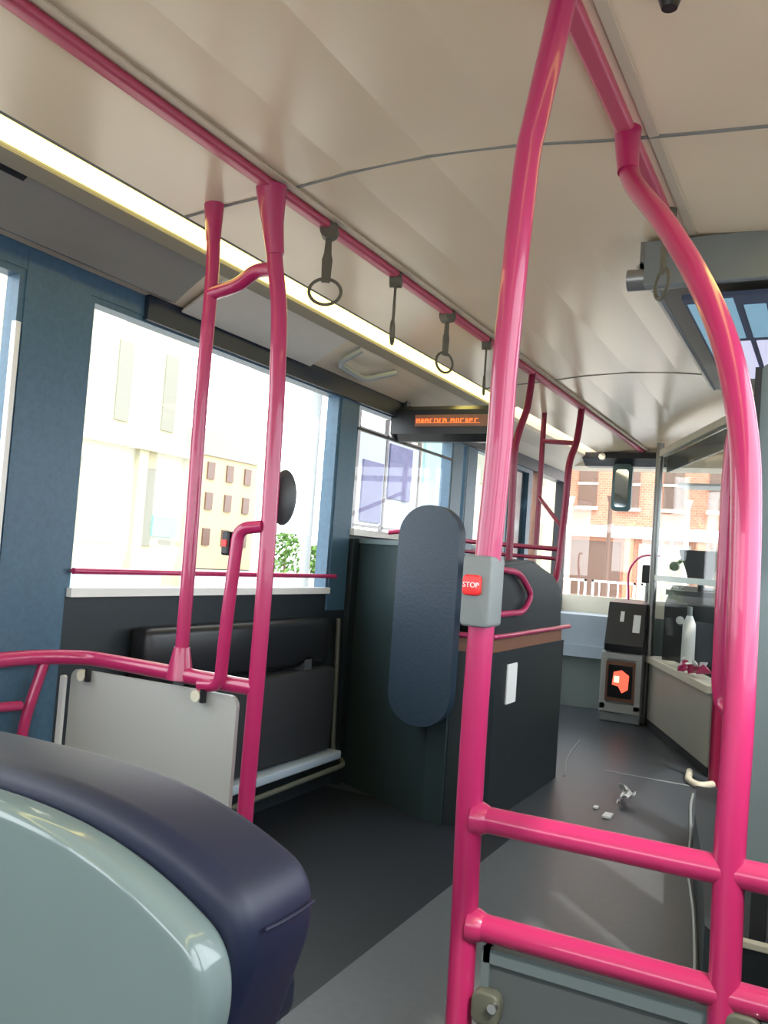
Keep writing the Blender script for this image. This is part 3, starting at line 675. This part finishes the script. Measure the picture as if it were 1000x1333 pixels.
shrub(-26.5, 44.5, 1.3, 1.6, 'right one of the green shrubs, lower, near the window pillar')
o = link('hoarding', B((-11, -10.9, 4, 13.3, -.3, .55)), M['sky']); tag(o, 'low pale blue barrier along the pavement outside the left window', 'barrier')
# bus shelter with timetables
t = thing('bus_shelter', 'bus shelter frame with timetable posters outside the second left window', 'bus shelter', (-3.2, 8.2, -.3))
fr = []
for y in (7.38, 8.0, 8.82):
    fr.append((-3.23, -3.19, y - .02, y + .02, -.25, 2.62))
link('frame', B(*fr, (-3.23, -3.19, 7.38, 8.82, 2.42, 2.46), (-3.23, -3.19, 7.38, 8.82, 1.46, 1.49)), mat('shelter_frame', (.10, .09, .09), .5), t)
link('timetable', B((-3.20, -3.18, 7.50, 7.93, 1.52, 2.14)), M['lilac'], t)
link('timetable', B((-3.20, -3.18, 8.06, 8.60, 1.80, 2.38)), M['lilac'], t)
link('back_panel', B((-3.215, -3.2, 7.4, 8.8, 1.5, 2.42)), mat('poster_pale', (.36, .38, .42), .6), t)
link('side_glass', B((-3.23, -3.19, 8.95, 9.95, -.2, 2.75)), mat('shelter_glass_turquoise', (.24, .42, .42), .2), t)
link('roof', B((-4.2, -2.7, 6.9, 10.2, 2.95, 3.05)), M['white'], t)
for y in (7.2, 10.0):
    link('post', cyl((-3.6, y, -.25), (-3.6, y, 2.96), .05, 12), M['grey'], t, True)
# red brick building ahead
t = thing('brick_building', 'red brick terrace building ahead through the windscreen', 'building', (-2, 34, -.3))
link('walls', B((-7.4, 7, 30, 40, -.3, 13)), M['brick'], t)
for f in range(3):
    for k in range(10):
        x = -6.7 + 1.45 * k; z = 3.4 + 2.9 * f
        wd = link('window', B((x - .32, x + .32, 29.93, 30, z, z + 1.6)), M['winb'], t)
        link('sash', B((x - .36, x + .36, 29.90, 29.94, z + .76, z + .84), (x - .40, x + .40, 29.88, 29.95, z - .12, z), (x - .4, x + .4, 29.88, 29.95, z + 1.6, z + 1.75)), M['cream'], wd)
link('string_course', B((-7.4, 7, 29.8, 30, 2.35, 2.75)), M['white'], t)
link('string_course', B((-7.4, 7, 29.85, 30, 5.5, 5.65)), M['cream'], t)
for k in range(6):
    x = -6.3 + 2.3 * k
    link('shop_window', B((x - .85, x + .85, 29.95, 30, .1, 2.2)), M['pave'] if k % 2 else M['winb'], t)
    link('pilaster', B((x + 1.0, x + 1.3, 29.85, 30, -.3, 2.4)), M['peach'], t)
t = thing('peach_building', 'pale yellow rendered building left of the brick terrace', 'building', (-14, 30, -.3))
link('walls', B((-12.6, -7.45, 28, 38, -.3, 9)), M['stone'], t)
for f in range(3):
    for k in range(5):
        x = -11.9 + 1.0 * k; z = 1 + 2.9 * f
        link('window', B((x - .25, x + .25, 27.95, 28, z, z + 1.6)), M['winx'], t)
# kerbside railings ahead, white posts
for i in range(9):
    x = -5.6 + i * .95
    t = thing('street_barrier', 'pale metal barrier in the row across the street ahead', 'barrier', (x, 17, -.3), 'pale barriers in the row across the street ahead')
    link('frame', B((x - .42, x - .38, 16.98, 17.02, -.25, 1.0), (x + .38, x + .42, 16.98, 17.02, -.25, 1.0), (x - .42, x + .42, 16.98, 17.02, .96, 1.0), (x - .42, x + .42, 16.98, 17.02, 0, .04)), M['white'], t)
    for q in range(4): link('bar', B((x - .27 + q * .18 - .012, x - .27 + q * .18 + .012, 16.99, 17.01, .04, .96)), M['white'], t)
for i, (x, y, c) in enumerate(((-7.2, 24, 'peach'), (-5.9, 25, 'white'), (-4.6, 24.4, 'winb'), (-2.6, 25, 'white'), (-1.2, 24.2, 'peach'))):
    o = link('street_post', tube([(x, y, -.25), (x, y, 1.2), (x, y, 3.1), (x, y, 3.3)], [.09, .07, .06, .12], 12, False), M[c], smooth=True)
    tag(o, ['leftmost peach street post beyond the windscreen', 'white street post, second from the left ahead', 'brown street post in the middle of the row ahead', 'white street post right of the brown one ahead', 'rightmost peach street post seen through the cab screen'][i], 'post', 'street posts ahead')
